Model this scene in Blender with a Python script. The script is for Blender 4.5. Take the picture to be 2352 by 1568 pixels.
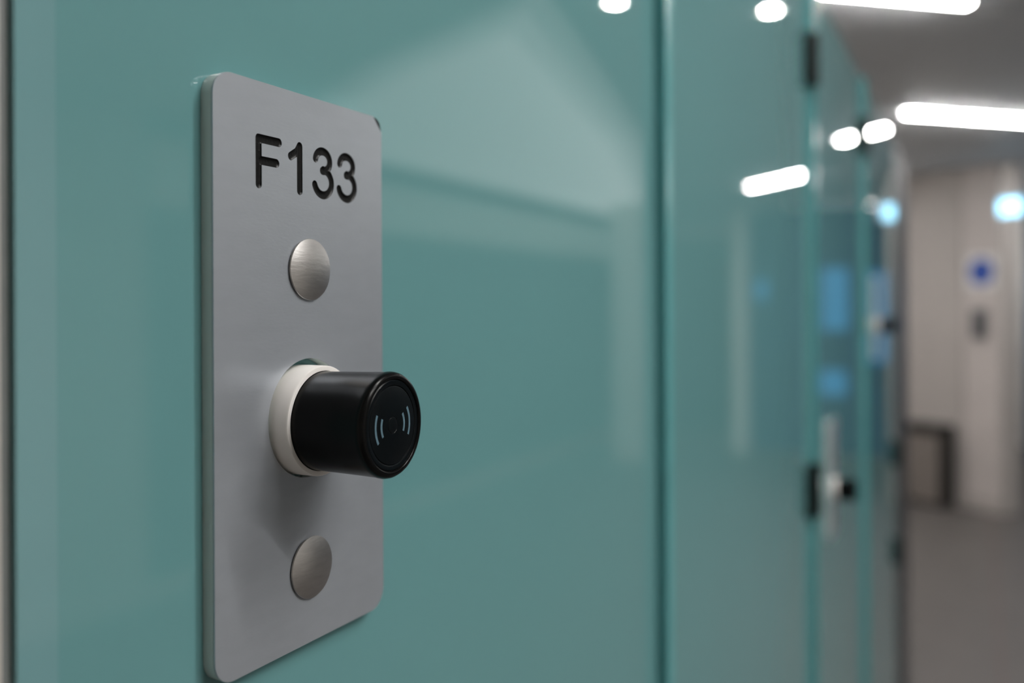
import bpy, bmesh, math, random
import numpy as np
from mathutils import Vector, Matrix
random.seed(7)
for o in list(bpy.data.objects): bpy.data.objects.remove(o)
sc = bpy.context.scene
COL = sc.collection

# ------------------------------------------------------------ camera
F_PX, CX, CY = 2100.0, 1176.0, 784.0
WALL_VP, ROLL = 2245.0, 0.0045
HORIZON = 701.8
PHI = math.atan((WALL_VP - CX) / F_PX)
fw = Vector((math.cos(PHI), math.sin(PHI), 0)); rt = Vector((math.sin(PHI), -math.cos(PHI), 0)); up = Vector((0, 0, 1))
c_, s_ = math.cos(ROLL), math.sin(ROLL)
cx_, cy_ = rt*c_ - up*s_, rt*s_ + up*c_
cam_d = bpy.data.cameras.new('camera'); cam = bpy.data.objects.new('camera', cam_d); COL.objects.link(cam)
M = Matrix((cx_, cy_, -fw)).transposed().to_4x4(); M.translation = Vector((0, -0.16805, 1.5))
cam.matrix_world = M
cam_d.sensor_width = 36.0; cam_d.lens = F_PX/2352*36.0
cam_d.shift_y = -(CY-HORIZON)/2352
cam_d.clip_start = 0.01; cam_d.clip_end = 60
cam_d.dof.use_dof = True; cam_d.dof.focus_distance = 0.243; cam_d.dof.aperture_fstop = 5.6
sc.camera = cam

# ------------------------------------------------------------ world, exposure
w = bpy.data.worlds.new('world'); sc.world = w; w.use_nodes = True
w.node_tree.nodes['Background'].inputs[0].default_value = (0.5, 0.5, 0.5, 1)
w.node_tree.nodes['Background'].inputs[1].default_value = 0.05
vs = sc.view_settings
vs.view_transform = 'Standard'; vs.look = 'None'; vs.gamma = 1.0; vs.use_curve_mapping = False
vs.exposure = 0.92
LAMP = 80.0          # radiance of the linear ceiling lights
SPOT = 200.0          # radiance of the small downlights
PLASTER_GLOW = 0.46           # radiance of the added glow sheet standing in for lit plaster ceiling

# ------------------------------------------------------------ materials
def nodes(name):
    m = bpy.data.materials.new(name); m.use_nodes = True
    nt = m.node_tree; return m, nt, nt.nodes['Principled BSDF']
def setp(p, **k):
    for a, b in k.items(): p.inputs[a.replace('_', ' ')].default_value = b
def mat(name, col, rough=0.5, metal=0.0, var=0.06, scale=20, bump=0.0, bscale=None, spec=0.5, stretch=None, coat=0.0, ior=1.5):
    m, nt, p = nodes(name)
    setp(p, Roughness=rough, Metallic=metal, IOR=ior)
    p.inputs['Specular IOR Level'].default_value = spec
    p.inputs['Coat Weight'].default_value = coat; p.inputs['Coat Roughness'].default_value = 0.03
    tc = nt.nodes.new('ShaderNodeTexCoord'); mp = nt.nodes.new('ShaderNodeMapping')
    nt.links.new(tc.outputs['Object'], mp.inputs[0])
    if stretch: mp.inputs['Scale'].default_value = stretch
    nz = nt.nodes.new('ShaderNodeTexNoise'); nz.inputs['Scale'].default_value = scale; nz.inputs['Detail'].default_value = 4
    nt.links.new(mp.outputs[0], nz.inputs['Vector'])
    rp = nt.nodes.new('ShaderNodeValToRGB')
    a = [max(0, x*(1-var)) for x in col]; b = [min(1, x*(1+var)) for x in col]
    rp.color_ramp.elements[0].color = (*a, 1); rp.color_ramp.elements[1].color = (*b, 1)
    rp.color_ramp.elements[0].position = 0.3; rp.color_ramp.elements[1].position = 0.7
    nt.links.new(nz.outputs['Fac'], rp.inputs[0]); nt.links.new(rp.outputs[0], p.inputs['Base Color'])
    if bump:
        n2 = nt.nodes.new('ShaderNodeTexNoise'); n2.inputs['Scale'].default_value = bscale or scale; n2.inputs['Detail'].default_value = 3
        nt.links.new(mp.outputs[0], n2.inputs['Vector'])
        bp = nt.nodes.new('ShaderNodeBump'); bp.inputs['Strength'].default_value = bump; bp.inputs['Distance'].default_value = 0.0001
        nt.links.new(n2.outputs['Fac'], bp.inputs['Height']); nt.links.new(bp.outputs[0], p.inputs['Normal'])
    return m
def emit(name, col, strength, base=(0.8, 0.8, 0.8)):
    m, nt, p = nodes(name)
    setp(p, Roughness=0.5); p.inputs['Base Color'].default_value = (*base, 1)
    p.inputs['Emission Color'].default_value = (*col, 1); p.inputs['Emission Strength'].default_value = strength
    return m
def acrylic(name, col):
    m, nt, p = nodes(name)
    setp(p, Roughness=0.07, IOR=1.49); p.inputs['Transmission Weight'].default_value = 0.25
    p.inputs['Base Color'].default_value = (*col, 1)
    tc = nt.nodes.new('ShaderNodeTexCoord'); mp = nt.nodes.new('ShaderNodeMapping'); mp.inputs['Scale'].default_value = (60, 60, 3000)
    nz = nt.nodes.new('ShaderNodeTexNoise'); nz.inputs['Scale'].default_value = 1.0
    bp = nt.nodes.new('ShaderNodeBump'); bp.inputs['Strength'].default_value = 0.12; bp.inputs['Distance'].default_value = 0.0001
    nt.links.new(tc.outputs['Object'], mp.inputs[0]); nt.links.new(mp.outputs[0], nz.inputs['Vector'])
    nt.links.new(nz.outputs['Fac'], bp.inputs['Height']); nt.links.new(bp.outputs[0], p.inputs['Normal'])
    return m
MT = dict(
    glass   = mat('teal_glass', (0.125, 0.285, 0.292), 0.025, var=0.02, scale=3, ior=1.72),
    glass_m = mat('teal_glass_margin', (0.158, 0.312, 0.325), 0.025, var=0.02, scale=3, ior=1.72),
    fin     = mat('glass_edge', (0.105, 0.335, 0.345), 0.2, var=0.05, scale=30, ior=1.52),
    alu     = mat('anodised_aluminium', (0.425, 0.457, 0.495), 0.30, metal=0.55, var=0.025, scale=260, bump=0.25, bscale=1500, stretch=(0.35, 1, 1)),
    acryl   = acrylic('clear_acrylic', (0.74, 0.84, 0.81)),
    ink     = mat('black_infill', (0.002, 0.002, 0.002), 0.3, spec=0.2, var=0.3, scale=900, bump=0.6, bscale=1600),
    rivet   = mat('brushed_steel', (0.50, 0.485, 0.47), 0.36, metal=1.0, var=0.07, scale=160, bump=0.35, bscale=420, stretch=(1, 1, 4)),
    black   = mat('black_plastic', (0.003, 0.003, 0.003), 0.24, spec=0.14, var=0.2, scale=60, bump=0.04, bscale=300),
    blackf  = mat('black_cap', (0.002, 0.0035, 0.0045), 0.3, spec=0.14, var=0.2, scale=90),
    print_  = mat('blue_grey_print', (0.085, 0.155, 0.195), 0.5, var=0.05, scale=200),
    white   = mat('white_plastic', (0.86, 0.83, 0.79), 0.5, var=0.02, scale=90),
    seal    = mat('dark_seal', (0.15, 0.165, 0.16), 0.55, var=0.1, scale=50),
    beige   = mat('beige_panel', (0.50, 0.46, 0.42), 0.6, var=0.04, scale=9),
    slat    = mat('grey_slat', (0.74, 0.76, 0.785), 0.55, var=0.06, scale=6, stretch=(0.4, 6, 6)),
    void    = mat('ceiling_void', (0.05, 0.05, 0.05), 0.9),
    plaster = mat('white_plaster', (0.86, 0.86, 0.82), 0.8, var=0.02, scale=4),
    walll   = mat('pale_wall', (0.66, 0.63, 0.59), 0.7, var=0.03, scale=3),
    clad    = mat('taupe_cladding', (0.47, 0.435, 0.41), 0.55, var=0.05, scale=4),
    clad2   = mat('pale_cladding', (0.58, 0.53, 0.505), 0.55, var=0.05, scale=4),
    vinyl   = mat('taupe_vinyl', (0.115, 0.104, 0.098), 0.5, var=0.07, scale=5, bump=0.1, bscale=90),
    joint   = mat('reddish_joint', (0.16, 0.10, 0.09), 0.7),
    darkp   = mat('dark_panel', (0.055, 0.072, 0.085), 0.4, var=0.1, scale=3),
    graphite= mat('graphite_panel', (0.075, 0.078, 0.088), 0.45, var=0.08, scale=8),
    carcass = mat('locker_carcass', (0.32, 0.34, 0.34), 0.5),
    blue    = mat('blue_panel', (0.004, 0.06, 0.17), 0.6, spec=0.2, var=0.1, scale=1.5),
    sky     = emit('lit_blue_screen', (0.04, 0.36, 0.80), 0.27, (0.02, 0.10, 0.18)),
    signb   = mat('sign_blue', (0.012, 0.07, 0.40), 0.4),
    signw   = mat('sign_white', (0.78, 0.78, 0.78), 0.4),
    reader  = mat('reader_grey', (0.12, 0.13, 0.14), 0.4),
    housing = mat('lamp_housing', (0.45, 0.45, 0.45), 0.4, metal=0.3),
    tube    = emit('lamp_diffuser', (1.0, 0.975, 0.955), LAMP),
    skin    = emit('glow_core', (0.98, 1.0, 0.98), PLASTER_GLOW),  # emission of the added glow sheet standing in for lit plaster
    glow_fade1   = emit('glow_fade_outer', (0.98, 1.0, 0.98), PLASTER_GLOW*0.33),  # weaker emission, painted fall-off at the rim of the glow
    glow_fade2   = emit('glow_fade_inner', (0.98, 1.0, 0.98), PLASTER_GLOW*0.66),
    spot    = emit('spot_lens', (1.0, 0.985, 0.94), SPOT),
    exit_   = emit('exit_face', (0.28, 0.72, 1.0), 2.2),
    binb    = mat('bin_body', (0.24, 0.21, 0.19), 0.5, var=0.08, scale=20),
    endp    = mat('graphite_gloss', (0.045, 0.046, 0.052), 0.4, spec=0.25, var=0.05, scale=6),
    hinge   = mat('hinge_black', (0.006, 0.012, 0.012), 0.4, spec=0.2),
    binr    = mat('bin_rim', (0.015, 0.014, 0.012), 0.5),
)

# ------------------------------------------------------------ helpers
def tag(o, label=None, cat=None, group=None, kind=None):
    if label: o['label'] = label
    if cat: o['category'] = cat
    if group: o['group'] = group
    if kind: o['kind'] = kind
    return o
def link(name, me, m=None, parent=None):
    o = bpy.data.objects.new(name, me); COL.objects.link(o)
    if m is not None and me is not None and not me.materials: me.materials.append(MT[m])
    if parent: o.parent = parent
    return o
def empty(name, loc, rz=0.0):
    o = bpy.data.objects.new(name, None); COL.objects.link(o); o.location = loc; o.rotation_euler = (0, 0, rz)
    o.empty_display_size = 0.02
    return o
def bm_mesh(bm, name, smooth=False):
    bmesh.ops.recalc_face_normals(bm, faces=bm.faces)
    me = bpy.data.meshes.new(name); bm.to_mesh(me); bm.free()
    if smooth:
        for p in me.polygons: p.use_smooth = True
    return me
def add_box(bm, x0, x1, y0, y1, z0, z1, bev=0.0, seg=2):
    r = bmesh.ops.create_cube(bm, size=1.0)
    for v in r['verts']:
        v.co = Vector(((x0+x1)/2 + v.co.x*(x1-x0), (y0+y1)/2 + v.co.y*(y1-y0), (z0+z1)/2 + v.co.z*(z1-z0)))
    if bev:
        es = list({e for v in r['verts'] for e in v.link_edges})
        bmesh.ops.bevel(bm, geom=es, offset=bev, segments=seg, affect='EDGES', profile=0.5)
def box(name, m, x0, x1, y0, y1, z0, z1, bev=0.0, parent=None, seg=2):
    bm = bmesh.new(); add_box(bm, x0, x1, y0, y1, z0, z1, bev, seg)
    return link(name, bm_mesh(bm, name), m, parent)
def lathe(name, m, prof, parent=None, n=96, cx=0, cz=0, smooth_angle=35):
    """prof: (radius, outward) pairs; the axis runs along -y (outward = -y)"""
    bm = bmesh.new(); rings = []
    for r, wv in prof:
        if r < 1e-7: rings.append([bm.verts.new((cx, -wv, cz))]); continue
        rings.append([bm.verts.new((cx + r*math.cos(2*math.pi*k/n), -wv, cz + r*math.sin(2*math.pi*k/n))) for k in range(n)])
    for a, b in zip(rings, rings[1:]):
        for k in range(n):
            if len(a) == 1 and len(b) == 1: continue
            if len(b) == 1: bm.faces.new((a[k], a[(k+1) % n], b[0]))
            elif len(a) == 1: bm.faces.new((a[0], b[(k+1) % n], b[k]))
            else: bm.faces.new((a[k], a[(k+1) % n], b[(k+1) % n], b[k]))
    me = bm_mesh(bm, name, True)
    o = link(name, me, m, parent)
    me.set_sharp_from_angle(angle=math.radians(smooth_angle))
    return o
def prism(name, m, pts, z0, z1, parent=None):
    bm = bmesh.new()
    a = [bm.verts.new((x, y, z0)) for x, y in pts]; b = [bm.verts.new((x, y, z1)) for x, y in pts]
    bm.faces.new(a); bm.faces.new(b); n = len(pts)
    for k in range(n): bm.faces.new((a[k], a[(k+1) % n], b[(k+1) % n], b[k]))
    return link(name, bm_mesh(bm, name), m, parent)
def flat_curve(name, loops, half, bev=0.0):
    """closed 2D loops (x, z) filled with holes, thickness 2*half about local y=0, facing -y"""
    cu = bpy.data.curves.new(name, 'CURVE'); cu.dimensions = '2D'; cu.fill_mode = 'BOTH'; cu.extrude = half; cu.bevel_depth = bev; cu.bevel_resolution = 2
    if bev: cu.extrude = half - bev; cu.offset = -bev
    for lp in loops:
        sp = cu.splines.new('POLY'); sp.points.add(len(lp)-1); sp.use_cyclic_u = True
        for k, (x, z) in enumerate(lp): sp.points[k].co = (x, z, 0, 1)
    o = bpy.data.objects.new(name, cu); COL.objects.link(o)
    bpy.context.view_layer.update()
    me = bpy.data.meshes.new_from_object(o.evaluated_get(bpy.context.evaluated_depsgraph_get()))
    bpy.data.objects.remove(o)
    me.transform(Matrix.Rotation(math.pi/2, 4, 'X'))
    me.materials.clear()
    return me
def shift(o, dx, dy, dz):
    o.data.transform(Matrix.Translation((dx, dy, dz))); return o
def copy_tree(o, parent=None):
    c = o.copy(); COL.objects.link(c); c.parent = parent
    for ch in list(o.children): copy_tree(ch, c)
    return c

# ------------------------------------------------------------ the shell of the place
XB, XE, YO, YB, ZC = -2.0, 11.0, -3.6, 2.0, 2.5
fl = tag(box('floor', 'vinyl', XB, XE, YO, YB, -0.06, -0.004), kind='structure')
edges = [YB, 0.95, -0.25, -1.45, -2.65, YO]
for a, b in zip(edges, edges[1:]):
    box('vinyl_sheet', 'vinyl', XB, XE, b+0.003, a-0.003, -0.004, 0.0, parent=fl)
    if b > YO: box('weld_joint', 'joint', XB, XE, b-0.003, b+0.003, -0.004, -0.0005, parent=fl)
ce = tag(box('ceiling', 'void', XB, XE, YO, YB, 2.56, 2.62), kind='structure')
def edge_y(x): return -1.21 - 0.2227*(x - 2.8)      # oblique line between slats and plaster
prism('plaster_ceiling', 'plaster', [(XB, edge_y(XB)), (XE, edge_y(XE)), (XE, YO), (XB, YO)], 2.49, 2.56, ce)
lum = empty('lit_plaster_glow', (4.6, -2.6, 2.49)); lum['label'] = 'large added glowing sheet with an oblique edge, standing in for lit ceiling plaster, mirrored as a pale patch in the glass'; lum['category'] = 'ceiling light'  # added emitter imitating softly lit plaster, not an actual lamp
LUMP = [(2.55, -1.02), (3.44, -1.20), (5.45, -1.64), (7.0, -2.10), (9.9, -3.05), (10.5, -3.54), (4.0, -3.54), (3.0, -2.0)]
def inset(pts, d):
    n = len(pts); out = []; cen = Vector((sum(p.x for p in pts)/n, sum(p.y for p in pts)/n)); ln = []
    for k in range(n):
        A, B = pts[k], pts[(k+1) % n]; t = (B-A).normalized(); o = Vector((t.y, -t.x))
        if o.dot(cen-A) < 0: o = -o
        ln.append((A + o*d, t))
    for k in range(n):
        (p, r), (q, u) = ln[k-1], ln[k]
        cr = r.x*u.y - r.y*u.x; w_ = q-p; tt = (w_.x*u.y - w_.y*u.x)/cr
        out.append(p + r*tt)
    return out
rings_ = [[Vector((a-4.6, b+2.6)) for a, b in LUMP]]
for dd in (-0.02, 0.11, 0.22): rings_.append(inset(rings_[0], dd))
def frame(name, m, outer, inner, z0, z1):
    n = len(outer); bm = bmesh.new()
    v = [[bm.verts.new((p.x, p.y, z)) for p in lp] for lp in (outer, inner) for z in (z0, z1)]
    for k in range(n):
        j = (k+1) % n
        for a, b in ((0, 2), (1, 3), (0, 1), (2, 3)): bm.faces.new((v[a][k], v[a][j], v[b][j], v[b][k]))
    return link(name, bm_mesh(bm, name), m, lum)
frame('glow_edge_trim', 'housing', rings_[1], rings_[0], -0.012, 0.0)
frame('glow_fade_band', 'glow_fade1', rings_[0], rings_[2], -0.008, -0.002)  # stepped dimmer emission imitates the soft edge of the lit plaster
frame('glow_fade_band', 'glow_fade2', rings_[2], rings_[3], -0.008, -0.002)
prism('glow_core', 'skin', [(p.x, p.y) for p in rings_[3]], -0.008, -0.002, lum)
L = Vector((0.65, -0.76)).normalized(); Q = Vector((L.y*-1, L.x))   # slat direction, across
bm = bmesh.new(); add_box(bm, -0.5, 0.5, -0.025, 0.025, -0.016, 0.016)
slat_me = bm_mesh(bm, 'slat'); slat_me.materials.append(MT['slat'])
q = -3.0
ang = math.atan2(L.y, L.x)
while q < 11.5:
    base = Q*q; ts = []
    # clip the slat line by y=YB, the oblique edge, x=XB and x=XE
    lo, hi = -40.0, 40.0
    for (A, B, Cc) in ((0, -1, YB), (0.2227, 1, 1.21-0.2227*2.8), (1, 0, -XB), (-1, 0, XE)):   # A x + B y + C >= 0
        d = A*L.x + B*L.y; v0 = A*base.x + B*base.y + Cc
        if abs(d) < 1e-9:
            if v0 < 0: lo, hi = 1, 0
            continue
        t = -v0/d
        if d > 0: lo = max(lo, t)
        else: hi = min(hi, t)
    if hi - lo > 0.15:
        s = link('slat', slat_me, None, ce); mid = base + L*((lo+hi)/2)
        s.location = (mid.x, mid.y, 2.516); s.rotation_euler = (0, 0, ang); s.scale = (hi-lo, 1, 1)
    q += 0.066
ow = tag(box('wall_opposite', 'walll', XB, XE, YO-0.12, YO, 0, 2.56), kind='structure')
box('shadow_gap', 'darkp', 3.3, XE, YO, YO+0.012, 2.37, 2.49, parent=ow)
box('bulkhead', 'plaster', 3.3, XE, YO, YO+0.05, 2.02, 2.37, 0.004, parent=ow)
for k in range(6):
    x0 = 3.3 + 1.3*k
    box('dark_panel', 'darkp', x0+0.01, min(x0+1.29, XE), YO, YO+0.03, 0.12, 2.0, 0.004, parent=ow)
tag(box('wall_end', 'plaster', XE, XE+0.12, YO, YB, 0, 2.56), kind='structure')
pil = tag(box('pillar', 'plaster', 8.30, 8.62, -2.98, -2.68, 0, 2.49, 0.008), kind='structure')
de = tag(box('door_1', 'darkp', XE-0.03, XE, -3.2, -2.3, 0.0, 2.3, 0.004), kind='structure')
box('door_handle', 'housing', XE-0.075, XE-0.03, -2.42, -2.39, 0.95, 1.15, 0.004, parent=de)
tag(box('wall_rear', 'walll', XB-0.12, XB, YO, YB, 0, 2.56), kind='structure')
tag(box('wall_back', 'walll', XB, XE, YB, YB+0.12, 0, 2.56), kind='structure')
# beige wall to the left of the lockers
tag(box('wall_left', 'beige', XB, 0.1126, 0.0, 0.14, 0, 2.49, 0.0006), kind='structure')
tag(box('trim_1', 'seal', 0.1128, 0.1153, 0.0015, 0.03, 0.08, 1.872, 0.0003), kind='structure')

# oblique end wall of the corridor, clad in upright panels
P0 = Vector((7.772, 0.302)); E = Vector((-0.58, -0.815)).normalized()
rzw = math.atan2(E.y, E.x)
far = empty('wall_far', (P0.x, P0.y, 0), rzw)          # local +x along the wall to the right, local -y ... towards the camera
far['kind'] = 'structure'
box('wall_core', 'clad', -2.0, 0.755, 0.02, 0.22, 0, 2.49, parent=far)
for a, b, m in ((-2.0, -1.2, 'clad'), (-1.2, -0.4, 'clad'), (-0.4, 0.455, 'clad'), (0.46, 0.755, 'clad2')):
    box('cladding_panel', m, a+0.003, b-0.003, 0.0, 0.02, 0.10, 2.49, 0.003, parent=far)
box('skirting', 'clad', -2.0, 0.755, -0.004, 0.02, 0.0, 0.10, 0.002, parent=far)
def on_far(t, out, z):
    n = Vector((E.y, -E.x)); p = P0 + E*t + n*out; return (p.x, p.y, z)

# ------------------------------------------------------------ glass lockers
bank = empty('locker_cabinet', (1.16, 0.25, 0))
def bpart(name, m, x0, x1, y0, y1, z0, z1, bev=0.0):
    return box(name, m, x0-1.16, x1-1.16, y0-0.25, y1-0.25, z0, z1, bev, parent=bank)
tag(bank, 'glass fronted locker cabinet with vertical glass dividers between its teal doors', 'locker cabinet')
bpart('back_panel', 'carcass', 0.116, 2.660, 0.485, 0.50, 0.08, 1.872)
bpart('top_panel', 'carcass', 0.116, 2.249, 0.014, 0.485, 1.856, 1.870)
bpart('bottom_panel', 'carcass', 0.116, 2.249, 0.014, 0.485, 0.08, 0.10)
bpart('plinth', 'graphite', 0.116, 2.660, 0.03, 0.50, 0.0, 0.08)
for x in (0.515, 1.0675, 1.601):
    bpart('glass_divider', 'fin', x, x+0.012, -0.007, 0.48, 0.10, 1.872, 0.0006)
bpart('side_panel', 'carcass', 0.116, 0.122, 0.014, 0.48, 0.10, 1.856)
bpart('end_panel', 'endp', 2.250, 2.660, 0.0, 0.485, 0.08, 1.872, 0.001)

def locker_door(x0, x1, label, hinges, margin=False):
    d = empty('locker_door', ((x0+x1)/2-1.16, -0.25, 0.10)); d.parent = bank
    d['label'] = label
    xa, xb = x0-(x0+x1)/2, x1-(x0+x1)/2
    if margin:
        box('glass_panel', 'glass', xa+0.009, xb, 0.0, 0.010, 0.0, 1.77, parent=d)
        box('edge_band', 'glass_m', xa, xa+0.009, 0.0, 0.010, 0.0, 1.77, parent=d)
    else:
        box('glass_panel', 'glass', xa, xb, 0.0, 0.010, 0.0, 1.77, 0.0008, parent=d)
    for hz in hinges:
        bm = bmesh.new()
        add_box(bm, xb-0.034, xb-0.004, -0.005, 0.0, hz-0.128, hz-0.072, 0.0018)
        bmesh.ops.create_cone(bm, cap_ends=True, segments=16, radius1=0.0065, radius2=0.0065, depth=0.058, matrix=Matrix.Translation((xb-0.008, -0.0065, hz-0.100)))
        link('hinge', bm_mesh(bm, 'hinge'), 'hinge', d)
    return d
locker_door(0.1155, 0.5147, 'teal glass locker door carrying the F133 plate, nearest the camera', (), True)
locker_door(0.5273, 1.0672, 'teal glass locker door without a lock plate, right of the F133 door', (1.772, 1.294))
locker_door(1.0798, 1.6007, 'narrow looking teal glass locker door with the lower lock knob', (1.775,))
locker_door(1.6133, 2.2495, 'farthest teal glass locker door beside the dark end panel', (1.162, 0.942))

# ------------------------------------------------------------ number plate
MM = 0.001
PX, PZ = 0.1637236, 1.55790453        # upper left corner of the plate (world x, z)
W_, H_, TH = 70.0, 150.2, 4.0
def rrect(wd, ht, r, n=10, inset=0.0, cut=None):
    pts = []
    for (cx, cz, a0) in ((wd-r, -r, 0), (r, -r, 90), (r, -ht+r, 180), (wd-r, -ht+r, 270)):
        if cut and a0 == 0:
            pts += [(wd-inset, -cut), (wd-cut, -inset)]; continue
        for k in range(n+1):
            a = math.radians(a0 + 90*k/n)
            pts.append((cx + (r-inset)*math.cos(a), cz + (r-inset)*math.sin(a)))
    return pts
def circle(cx, cz, r, n=96): return [(cx + r*math.cos(2*math.pi*k/n), cz + r*math.sin(2*math.pi*k/n)) for k in range(n)]
def arc(cx, cz, rx, rz, a0, a1, n=20):
    return [(cx + rx*math.cos(math.radians(a0+(a1-a0)*k/n)), cz + rz*math.sin(math.radians(a0+(a1-a0)*k/n))) for k in range(n+1)]
def three(x, s=1.0):
    up_ = arc(x, -17.05, 3.15*s, 2.75, 172, -75, 22)
    lo_ = arc(x+0.15, -23.05, 3.75*s, 3.55, 88, -165, 26)
    return [up_ + [(x-0.1, -19.75)], [(x-0.1, -19.75)] + lo_]
R_ = 1.15
GLYPH = [
    ('F', [[(15.75, -14.65), (15.75, -26.4)], [(15.75, -14.65), (23.4, -14.65)], [(15.75, -20.25), (22.4, -20.25)]]),
    ('1', [[(31.7, -14.35), (31.7, -26.45)], [(31.7, -14.35), (30.6, -16.0), (28.1, -17.5)]]),
    ('3', three(41.5)), ('3', three(52.3)),
]
def seg_dist(gx, gz, a, b):
    ax, az = a; bx, bz = b; dx, dz = bx-ax, bz-az; l2 = dx*dx+dz*dz + 1e-12
    t = np.clip(((gx-ax)*dx + (gz-az)*dz)/l2, 0, 1)
    return np.hypot(gx-ax-t*dx, gz-az-t*dz)
def glyph_field(strokes, step=0.12):
    P = np.array([p for s in strokes for p in s]); lo = P.min(0)-1.6; hi = P.max(0)+1.6
    xs = np.arange(lo[0], hi[0], step); zs = np.arange(lo[1], hi[1], step)
    gx, gz = np.meshgrid(xs, zs, indexing='ij'); D = np.full(gx.shape, 99.0)
    for s in strokes:
        for a, b in zip(s, s[1:]): D = np.minimum(D, seg_dist(gx, gz, a, b))
    return xs, zs, D
def contours(xs, zs, D, lev):
    segs = {}
    def ip(i, j, k, l):
        a, b = D[i, j]-lev, D[k, l]-lev; t = a/(a-b)
        return (xs[i]+(xs[k]-xs[i])*t, zs[j]+(zs[l]-zs[j])*t)
    pts = {}
    for i in range(len(xs)-1):
        for j in range(len(zs)-1):
            q = [(i, j), (i+1, j), (i+1, j+1), (i, j+1)]; ins = [D[a] < lev for a in q]
            if all(ins) or not any(ins): continue
            cr = []
            for k in range(4):
                a, b = q[k], q[(k+1) % 4]
                if ins[k] != ins[(k+1) % 4]:
                    key = tuple(sorted((a, b))); pts[key] = ip(*key[0], *key[1]); cr.append((key, ins[k]))
            # walk so that the inside is on one side
            outs = [k for k, f in cr if f]; inn = [k for k, f in cr if not f]
            for a, b in zip(outs, inn): segs[a] = b
    loops = []
    while segs:
        s, n = segs.popitem(); lp = [s]
        while n != s and n in segs: lp.append(n); n = segs.pop(n)
        if len(lp) > 8: loops.append([pts[k] for k in lp])
    return loops
def plate_root(name, x_left, z_top):
    return empty(name, (x_left + W_*MM/2, 0, z_top - H_*MM))
def loc(u, v): return ((u - W_/2)*MM, (v + H_)*MM)     # plate millimetres -> local metres
def locs(lp): return [loc(u, v) for u, v in lp]

HOLE = (35.2, -88.4, 16.3)
plate = plate_root('number_plate', PX, PZ)
tag(plate, 'silver metal plate engraved F133, fixed with two round rivets to the nearest teal door', 'number plate', 'lock plates on the locker doors')
SH = 0.5
fields = [(g, *glyph_field(s)) for g, s in GLYPH]
cuts = []
for g, xs, zs, D in fields: cuts += contours(xs, zs, D, R_)
me = flat_curve('face', [locs(rrect(W_, H_, 6.2, cut=4.3))] + [locs(circle(*HOLE))] + [locs(l) for l in cuts], SH/2*MM)
face = shift(link('metal_face', me, 'alu', plate), 0, -(TH - SH/2)*MM, 0)
face['label'] = 'brushed silver face sheet'
for g, xs, zs, D in fields:
    bm = bmesh.new(); V = {}
    def gv(i, j):
        if (i, j) not in V:
            d = min(1.0, D[i, j]/R_); depth = 0.16 + 0.32*math.sqrt(max(0.0, 1-d*d))
            x, z = loc(xs[i], zs[j]); V[(i, j)] = bm.verts.new((x, -(TH-depth)*MM, z))
        return V[(i, j)]
    for i in range(len(xs)-1):
        for j in range(len(zs)-1):
            if D[i:i+2, j:j+2].max() < R_+0.2: bm.faces.new((gv(i, j), gv(i+1, j), gv(i+1, j+1), gv(i, j+1)))
    # keep the groove floor out of the acrylic: it sits in a pocket just below the sheet
    o = link('engraved_letter' if g == 'F' else 'engraved_digit', bm_mesh(bm, 'glyph', True), 'ink', face)
    o['label'] = 'black engraved ' + ('letter ' if g == 'F' else 'digit ') + g
me = flat_curve('acrylic', [locs(rrect(W_, H_, 6.2)), locs(circle(*HOLE))], 1.7*MM, 0.12*MM)
acr = shift(link('acrylic_backing', me, 'acryl', plate), 0, -1.72*MM, 0); acr['label'] = 'clear acrylic backing with a greenish edge'
# chipped upper right corner showing the black core
u0, v0 = W_-4.15, -0.12
bm = bmesh.new()
chip = [(W_-4.2, -0.15), (W_-2.4, -0.45), (W_-0.9, -1.6), (W_-0.15, -4.2), (W_-2.0, -2.5)]
fa = [bm.verts.new((loc(u, v)[0], -(TH-0.05)*MM, loc(u, v)[1])) for u, v in chip]
fb = [bm.verts.new((loc(u, v)[0], -(TH-0.5)*MM, loc(u, v)[1])) for u, v in chip]
bm.faces.new(fa); bm.faces.new(fb)
for k in range(len(chip)): bm.faces.new((fa[k], fa[(k+1) % len(chip)], fb[(k+1) % len(chip)], fb[k]))
ch = link('chipped_corner', bm_mesh(bm, 'chip'), 'ink', plate); ch['label'] = 'dark chip at the upper right corner'
def rivet(u, v, parent):
    x, z = loc(u, v); R = 8.5*MM
    prof = [(R*0.94, TH*MM), (R*0.985, (TH+0.25)*MM), (R, (TH+0.5)*MM), (R*0.985, (TH+0.78)*MM)]
    for k in range(1, 15):
        a = k/14; r = R*0.985*(1-a)
        prof.append((r, (TH+0.78 + 1.15*(1-(1-a)**2))*MM))
    return lathe('rivet', 'rivet', prof, parent, 72, x, z, 50)
rivet(35.3, -47.7, plate); rivet(35.5, -129.5, plate)

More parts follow.
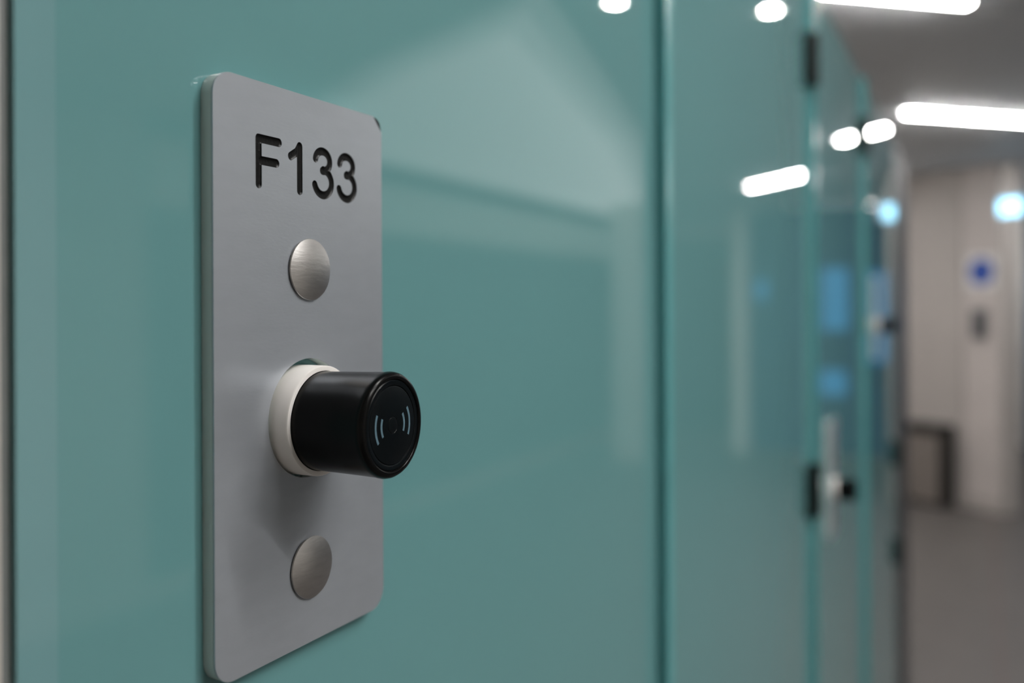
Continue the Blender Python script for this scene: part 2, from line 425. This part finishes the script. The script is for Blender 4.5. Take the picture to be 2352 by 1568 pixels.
# ------------------------------------------------------------ lock knob
def make_knob(x, z, label, full=True):
    k = empty('lock_knob', (x, -TH*MM, z)); tag(k, label, 'lock knob', 'black electronic knobs on the locker doors')
    lathe('collar', 'white', [(14.2*MM, -3.9*MM), (15.0*MM, -3.9*MM), (15.0*MM, 4.6*MM), (14.75*MM, 5.0*MM), (14.2*MM, 5.05*MM), (13.6*MM, 5.0*MM), (13.6*MM, 3.0*MM)], k, 96)['label'] = 'white plastic collar'
    prof = [(13.45, 2.0), (13.45, 8.0), (13.7, 20.0), (13.85, 25.0), (13.95, 25.6), (14.0, 26.3), (13.85, 27.1), (13.45, 27.75), (12.9, 28.0), (12.4, 28.0), (12.2, 27.95), (12.05, 27.5), (11.85, 27.5)]
    kb = lathe('knob_body', 'black', [(r*MM, d*MM) for r, d in prof], k, 128, smooth_angle=60)
    kb['label'] = 'glossy black knob'
    prof = [(11.85, 27.3), (11.85, 27.55), (11.6, 27.72), (10.75, 27.72), (10.5, 27.62), (10.35, 27.38), (10.2, 27.6), (10.0, 27.66), (2.25, 27.66), (2.15, 27.58), (2.05, 27.7), (1.9, 27.74), (0, 27.74)]
    cap = lathe('end_cap', 'blackf', [(r*MM, d*MM) for r, d in prof], k, 128, smooth_angle=25)
    if full:
        for side in (0, 180):
            for r, half in ((5.2, 27), (7.75, 28.5)):
                bm = bmesh.new(); n = 18; rows = []
                for q in range(n+1):
                    a = math.radians(side + 4 - half + 2*half*q/n)
                    rows.append([bm.verts.new((rr*MM*math.cos(a), -dd*MM, rr*MM*math.sin(a))) for rr, dd in ((r-0.38, 27.6), (r-0.38, 27.72), (r+0.38, 27.72), (r+0.38, 27.6))])
                for A, B in zip(rows, rows[1:]):
                    for q in range(3): bm.faces.new((A[q], A[q+1], B[q+1], B[q]))
                bm.faces.new(rows[0]); bm.faces.new(rows[-1])
                o = link('signal_arc', bm_mesh(bm, 'signal_arc'), 'print_', cap); o['label'] = 'blue grey printed wave arc'
    return k
make_knob(PX + 35.2*MM, PZ - 89.0*MM, 'large sharp black cylindrical lock knob with wave arcs, on the F133 plate')

# plates and knobs of the two farther lockers
def plain_plate(x, z, label):
    p = plate_root('number_plate', x, z); tag(p, label, 'number plate', 'lock plates on the locker doors')
    me = flat_curve('face', [locs(rrect(W_, H_, 6.2)), locs(circle(*HOLE))], SH/2*MM)
    shift(link('metal_face', me, 'alu', p), 0, -(TH-SH/2)*MM, 0)
    link('acrylic_backing', acr.data, None, p)
    rivet(35.3, -47.7, p); rivet(35.5, -129.5, p)
for x, z, a, b in ((1.188, 1.354, 'blurred silver lock plate set low on the locker door behind the glass divider', 'blurred black lock knob set low in the middle distance'),
                   (1.765, 1.550, 'farthest blurred silver lock plate, on the last teal door', 'farthest blurred black lock knob, on the last teal door')):
    plain_plate(x, z, a); make_knob(x + 35.2*MM, z - 89.0*MM, b, False)

# ------------------------------------------------------------ ceiling lights
def linear_light(x0, y0, x1, y1, label):
    dx, dy = x1-x0, y1-y0; ln = math.hypot(dx, dy)
    r = empty('linear_ceiling_light', ((x0+x1)/2, (y0+y1)/2, 2.49), math.atan2(dy, dx))
    tag(r, label, 'ceiling light', 'linear ceiling lights')
    h = ln/2
    bm = bmesh.new(); add_box(bm, -h-0.01, h+0.01, -0.025, -0.016, -0.004, 0.05); add_box(bm, -h-0.01, h+0.01, 0.016, 0.025, -0.004, 0.05)
    add_box(bm, -h-0.01, h+0.01, -0.016, 0.016, 0.03, 0.05); add_box(bm, -h-0.01, -h, -0.016, 0.016, -0.004, 0.03); add_box(bm, h, h+0.01, -0.016, 0.016, -0.004, 0.03)
    link('housing', bm_mesh(bm, 'housing'), 'housing', r)
    box('diffuser', 'tube', -h, h, -0.0155, 0.0155, -0.010, 0.01, parent=r)
linear_light(5.126, 0.152, 5.80, -0.56, 'linear ceiling light at the right edge below the topmost one')
linear_light(3.345, -0.143, 3.00, 0.26, 'linear ceiling light cut off by the top edge of the picture')
linear_light(7.169, -0.983, 7.725, -1.52, 'linear ceiling light seen only as the lower left streak mirrored in the glass')
linear_light(0.05, -0.95, 0.65, -1.65, 'added linear fill light behind the camera, out of the picture')  # invented lamp, fills in light on the plate and nearest door
linear_light(0.45, -0.60, 1.05, -1.30, 'added linear fill light above the camera, out of the picture')  # no lamp known here, added to light the plate from above
linear_light(4.10, 1.55, 4.70, 0.85, 'added linear fill light hidden behind the lockers, nearer of its two')  # added out of sight to brighten the far wall and ceiling
linear_light(6.55, 1.65, 7.15, 0.95, 'added linear fill light hidden behind the lockers, nearest the far wall')  # second added lamp, brightens the far wall from out of sight
linear_light(9.75, -0.75, 10.35, -1.45, 'added linear fill light hidden behind the blue partition')  # unseen lamp added to brighten the end wall
linear_light(0.95, -1.85, 1.60, -2.61, 'added linear fill light over the opposite side of the corridor, out of the picture')  # invented lamp giving frontal light on the plate and doors
def spot(x, y, label):
    r = empty('downlight', (x, y, 2.48)); tag(r, label, 'ceiling light', 'round downlights')
    for nm, m, prof in (('bezel', 'housing', [(0.024, 0.02), (0.024, -0.004), (0.030, -0.006), (0.036, -0.004), (0.036, 0.02)]), ('lens', 'spot', [(0.0, -0.001), (0.0225, -0.001), (0.0235, 0.006)])):
        bm = bmesh.new(); n = 32; rg = [[bm.verts.new((a*math.cos(2*math.pi*k/n), a*math.sin(2*math.pi*k/n), z)) for k in range(n)] if a > 0 else [bm.verts.new((0, 0, z))] for a, z in prof]
        for A, B in zip(rg, rg[1:]):
            for k in range(n):
                if len(A) == 1: bm.faces.new((A[0], B[k], B[(k+1) % n]))
                else: bm.faces.new((A[k], A[(k+1) % n], B[(k+1) % n], B[k]))
        link(nm, bm_mesh(bm, nm, True), m, r)
spot(3.107, -0.441, 'bright downlight mirrored at the top of the glass right of the other one')
spot(2.784, -0.871, 'downlight mirrored at the very top edge, left of the starry one')

# ------------------------------------------------------------ far end of the corridor
n2 = Vector((E.y, -E.x))
s = empty('safety_sign', on_far(0.612, 0.0, 1.61), rzw); tag(s, 'round blue safety sign on a white plate on the far wall', 'sign')
box('sign_plate', 'signw', -0.12, 0.12, -0.006, 0.0, 0.0, 0.24, 0.001, parent=s)
lathe('blue_disc', 'signb', [(0.095, 0.006), (0.095, 0.0085), (0.0, 0.0085)], s, 40, 0, 0.12)
d = empty('door_reader', on_far(0.600, 0.0, 1.25), rzw); tag(d, 'small grey wall box under the round blue sign', 'wall box')
box('case', 'reader', -0.05, 0.05, -0.035, 0.0, 0.0, 0.21, 0.006, parent=d); box('front_plate', 'graphite', -0.04, 0.04, -0.038, -0.035, 0.02, 0.19, 0.001, parent=d)
x = empty('exit_light', on_far(0.87, 0.0, 2.12), rzw); tag(x, 'glowing pale blue hanging emergency light at the right edge above the blue sign', 'sign')
box('case', 'signw', -0.09, 0.085, -0.05, 0.0, -0.005, 0.105, 0.004, parent=x); box('lit_face', 'exit_', -0.082, 0.077, -0.054, -0.05, 0.0, 0.10, parent=x)
for hx in (-0.06, 0.055): box('hanger', 'housing', hx, hx+0.006, -0.028, -0.022, 0.105, 0.378, parent=x)
b = empty('waste_bin', on_far(0.25, 0.0, 0), rzw); tag(b, 'taupe waste bin with a black rim against the far wall', 'bin')
for k in range(6):
    box('slat', 'binb', -0.15+0.047*k, -0.15+0.047*k+0.043, -0.17, -0.162, 0.03, 0.53, 0.002, parent=b)
box('liner', 'binb', -0.145, 0.125, -0.16, -0.03, 0.02, 0.52, parent=b)
box('rim', 'binr', -0.165, 0.155, -0.18, -0.015, 0.53, 0.60, 0.008, parent=b)
box('side_frame', 'binr', 0.132, 0.155, -0.175, -0.02, 0.0, 0.53, 0.004, parent=b)
box('base', 'binr', -0.15, 0.132, -0.165, -0.025, 0.0, 0.02, 0.002, parent=b)
# blue partition and its pale upright, seen mirrored in the doors
bp = empty('blue_partition', (9.3, -1.2, 0)); tag(bp, 'tall blue partition with lit blue screens, seen mirrored in the farther glass doors', 'partition')
box('board', 'blue', 0.0, 0.08, -0.68, 0.64, 0.04, 2.44, 0.004, parent=bp)
box('upright', 'plaster', -0.02, 0.10, -0.86, -0.69, 0.0, 2.47, 0.004, parent=bp)
for y0, y1, z0, z1 in ((0.02, 0.26, 1.25, 1.85), (0.36, 0.60, 0.95, 1.80), (0.0, 0.24, 0.62, 0.86), (-0.62, -0.5, 1.55, 1.75)):
    box('lit_screen', 'sky', -0.012, 0.0, y0, y1, z0, z1, 0.002, parent=bp)
sc.cycles.use_denoising = True; sc.cycles.use_light_tree = False
sc.cycles.max_bounces = 6; sc.cycles.diffuse_bounces = 3; sc.cycles.glossy_bounces = 4; sc.cycles.transmission_bounces = 5
sc.cycles.use_adaptive_sampling = True; sc.cycles.adaptive_threshold = 0.02
sc.cycles.sample_clamp_indirect = 8.0
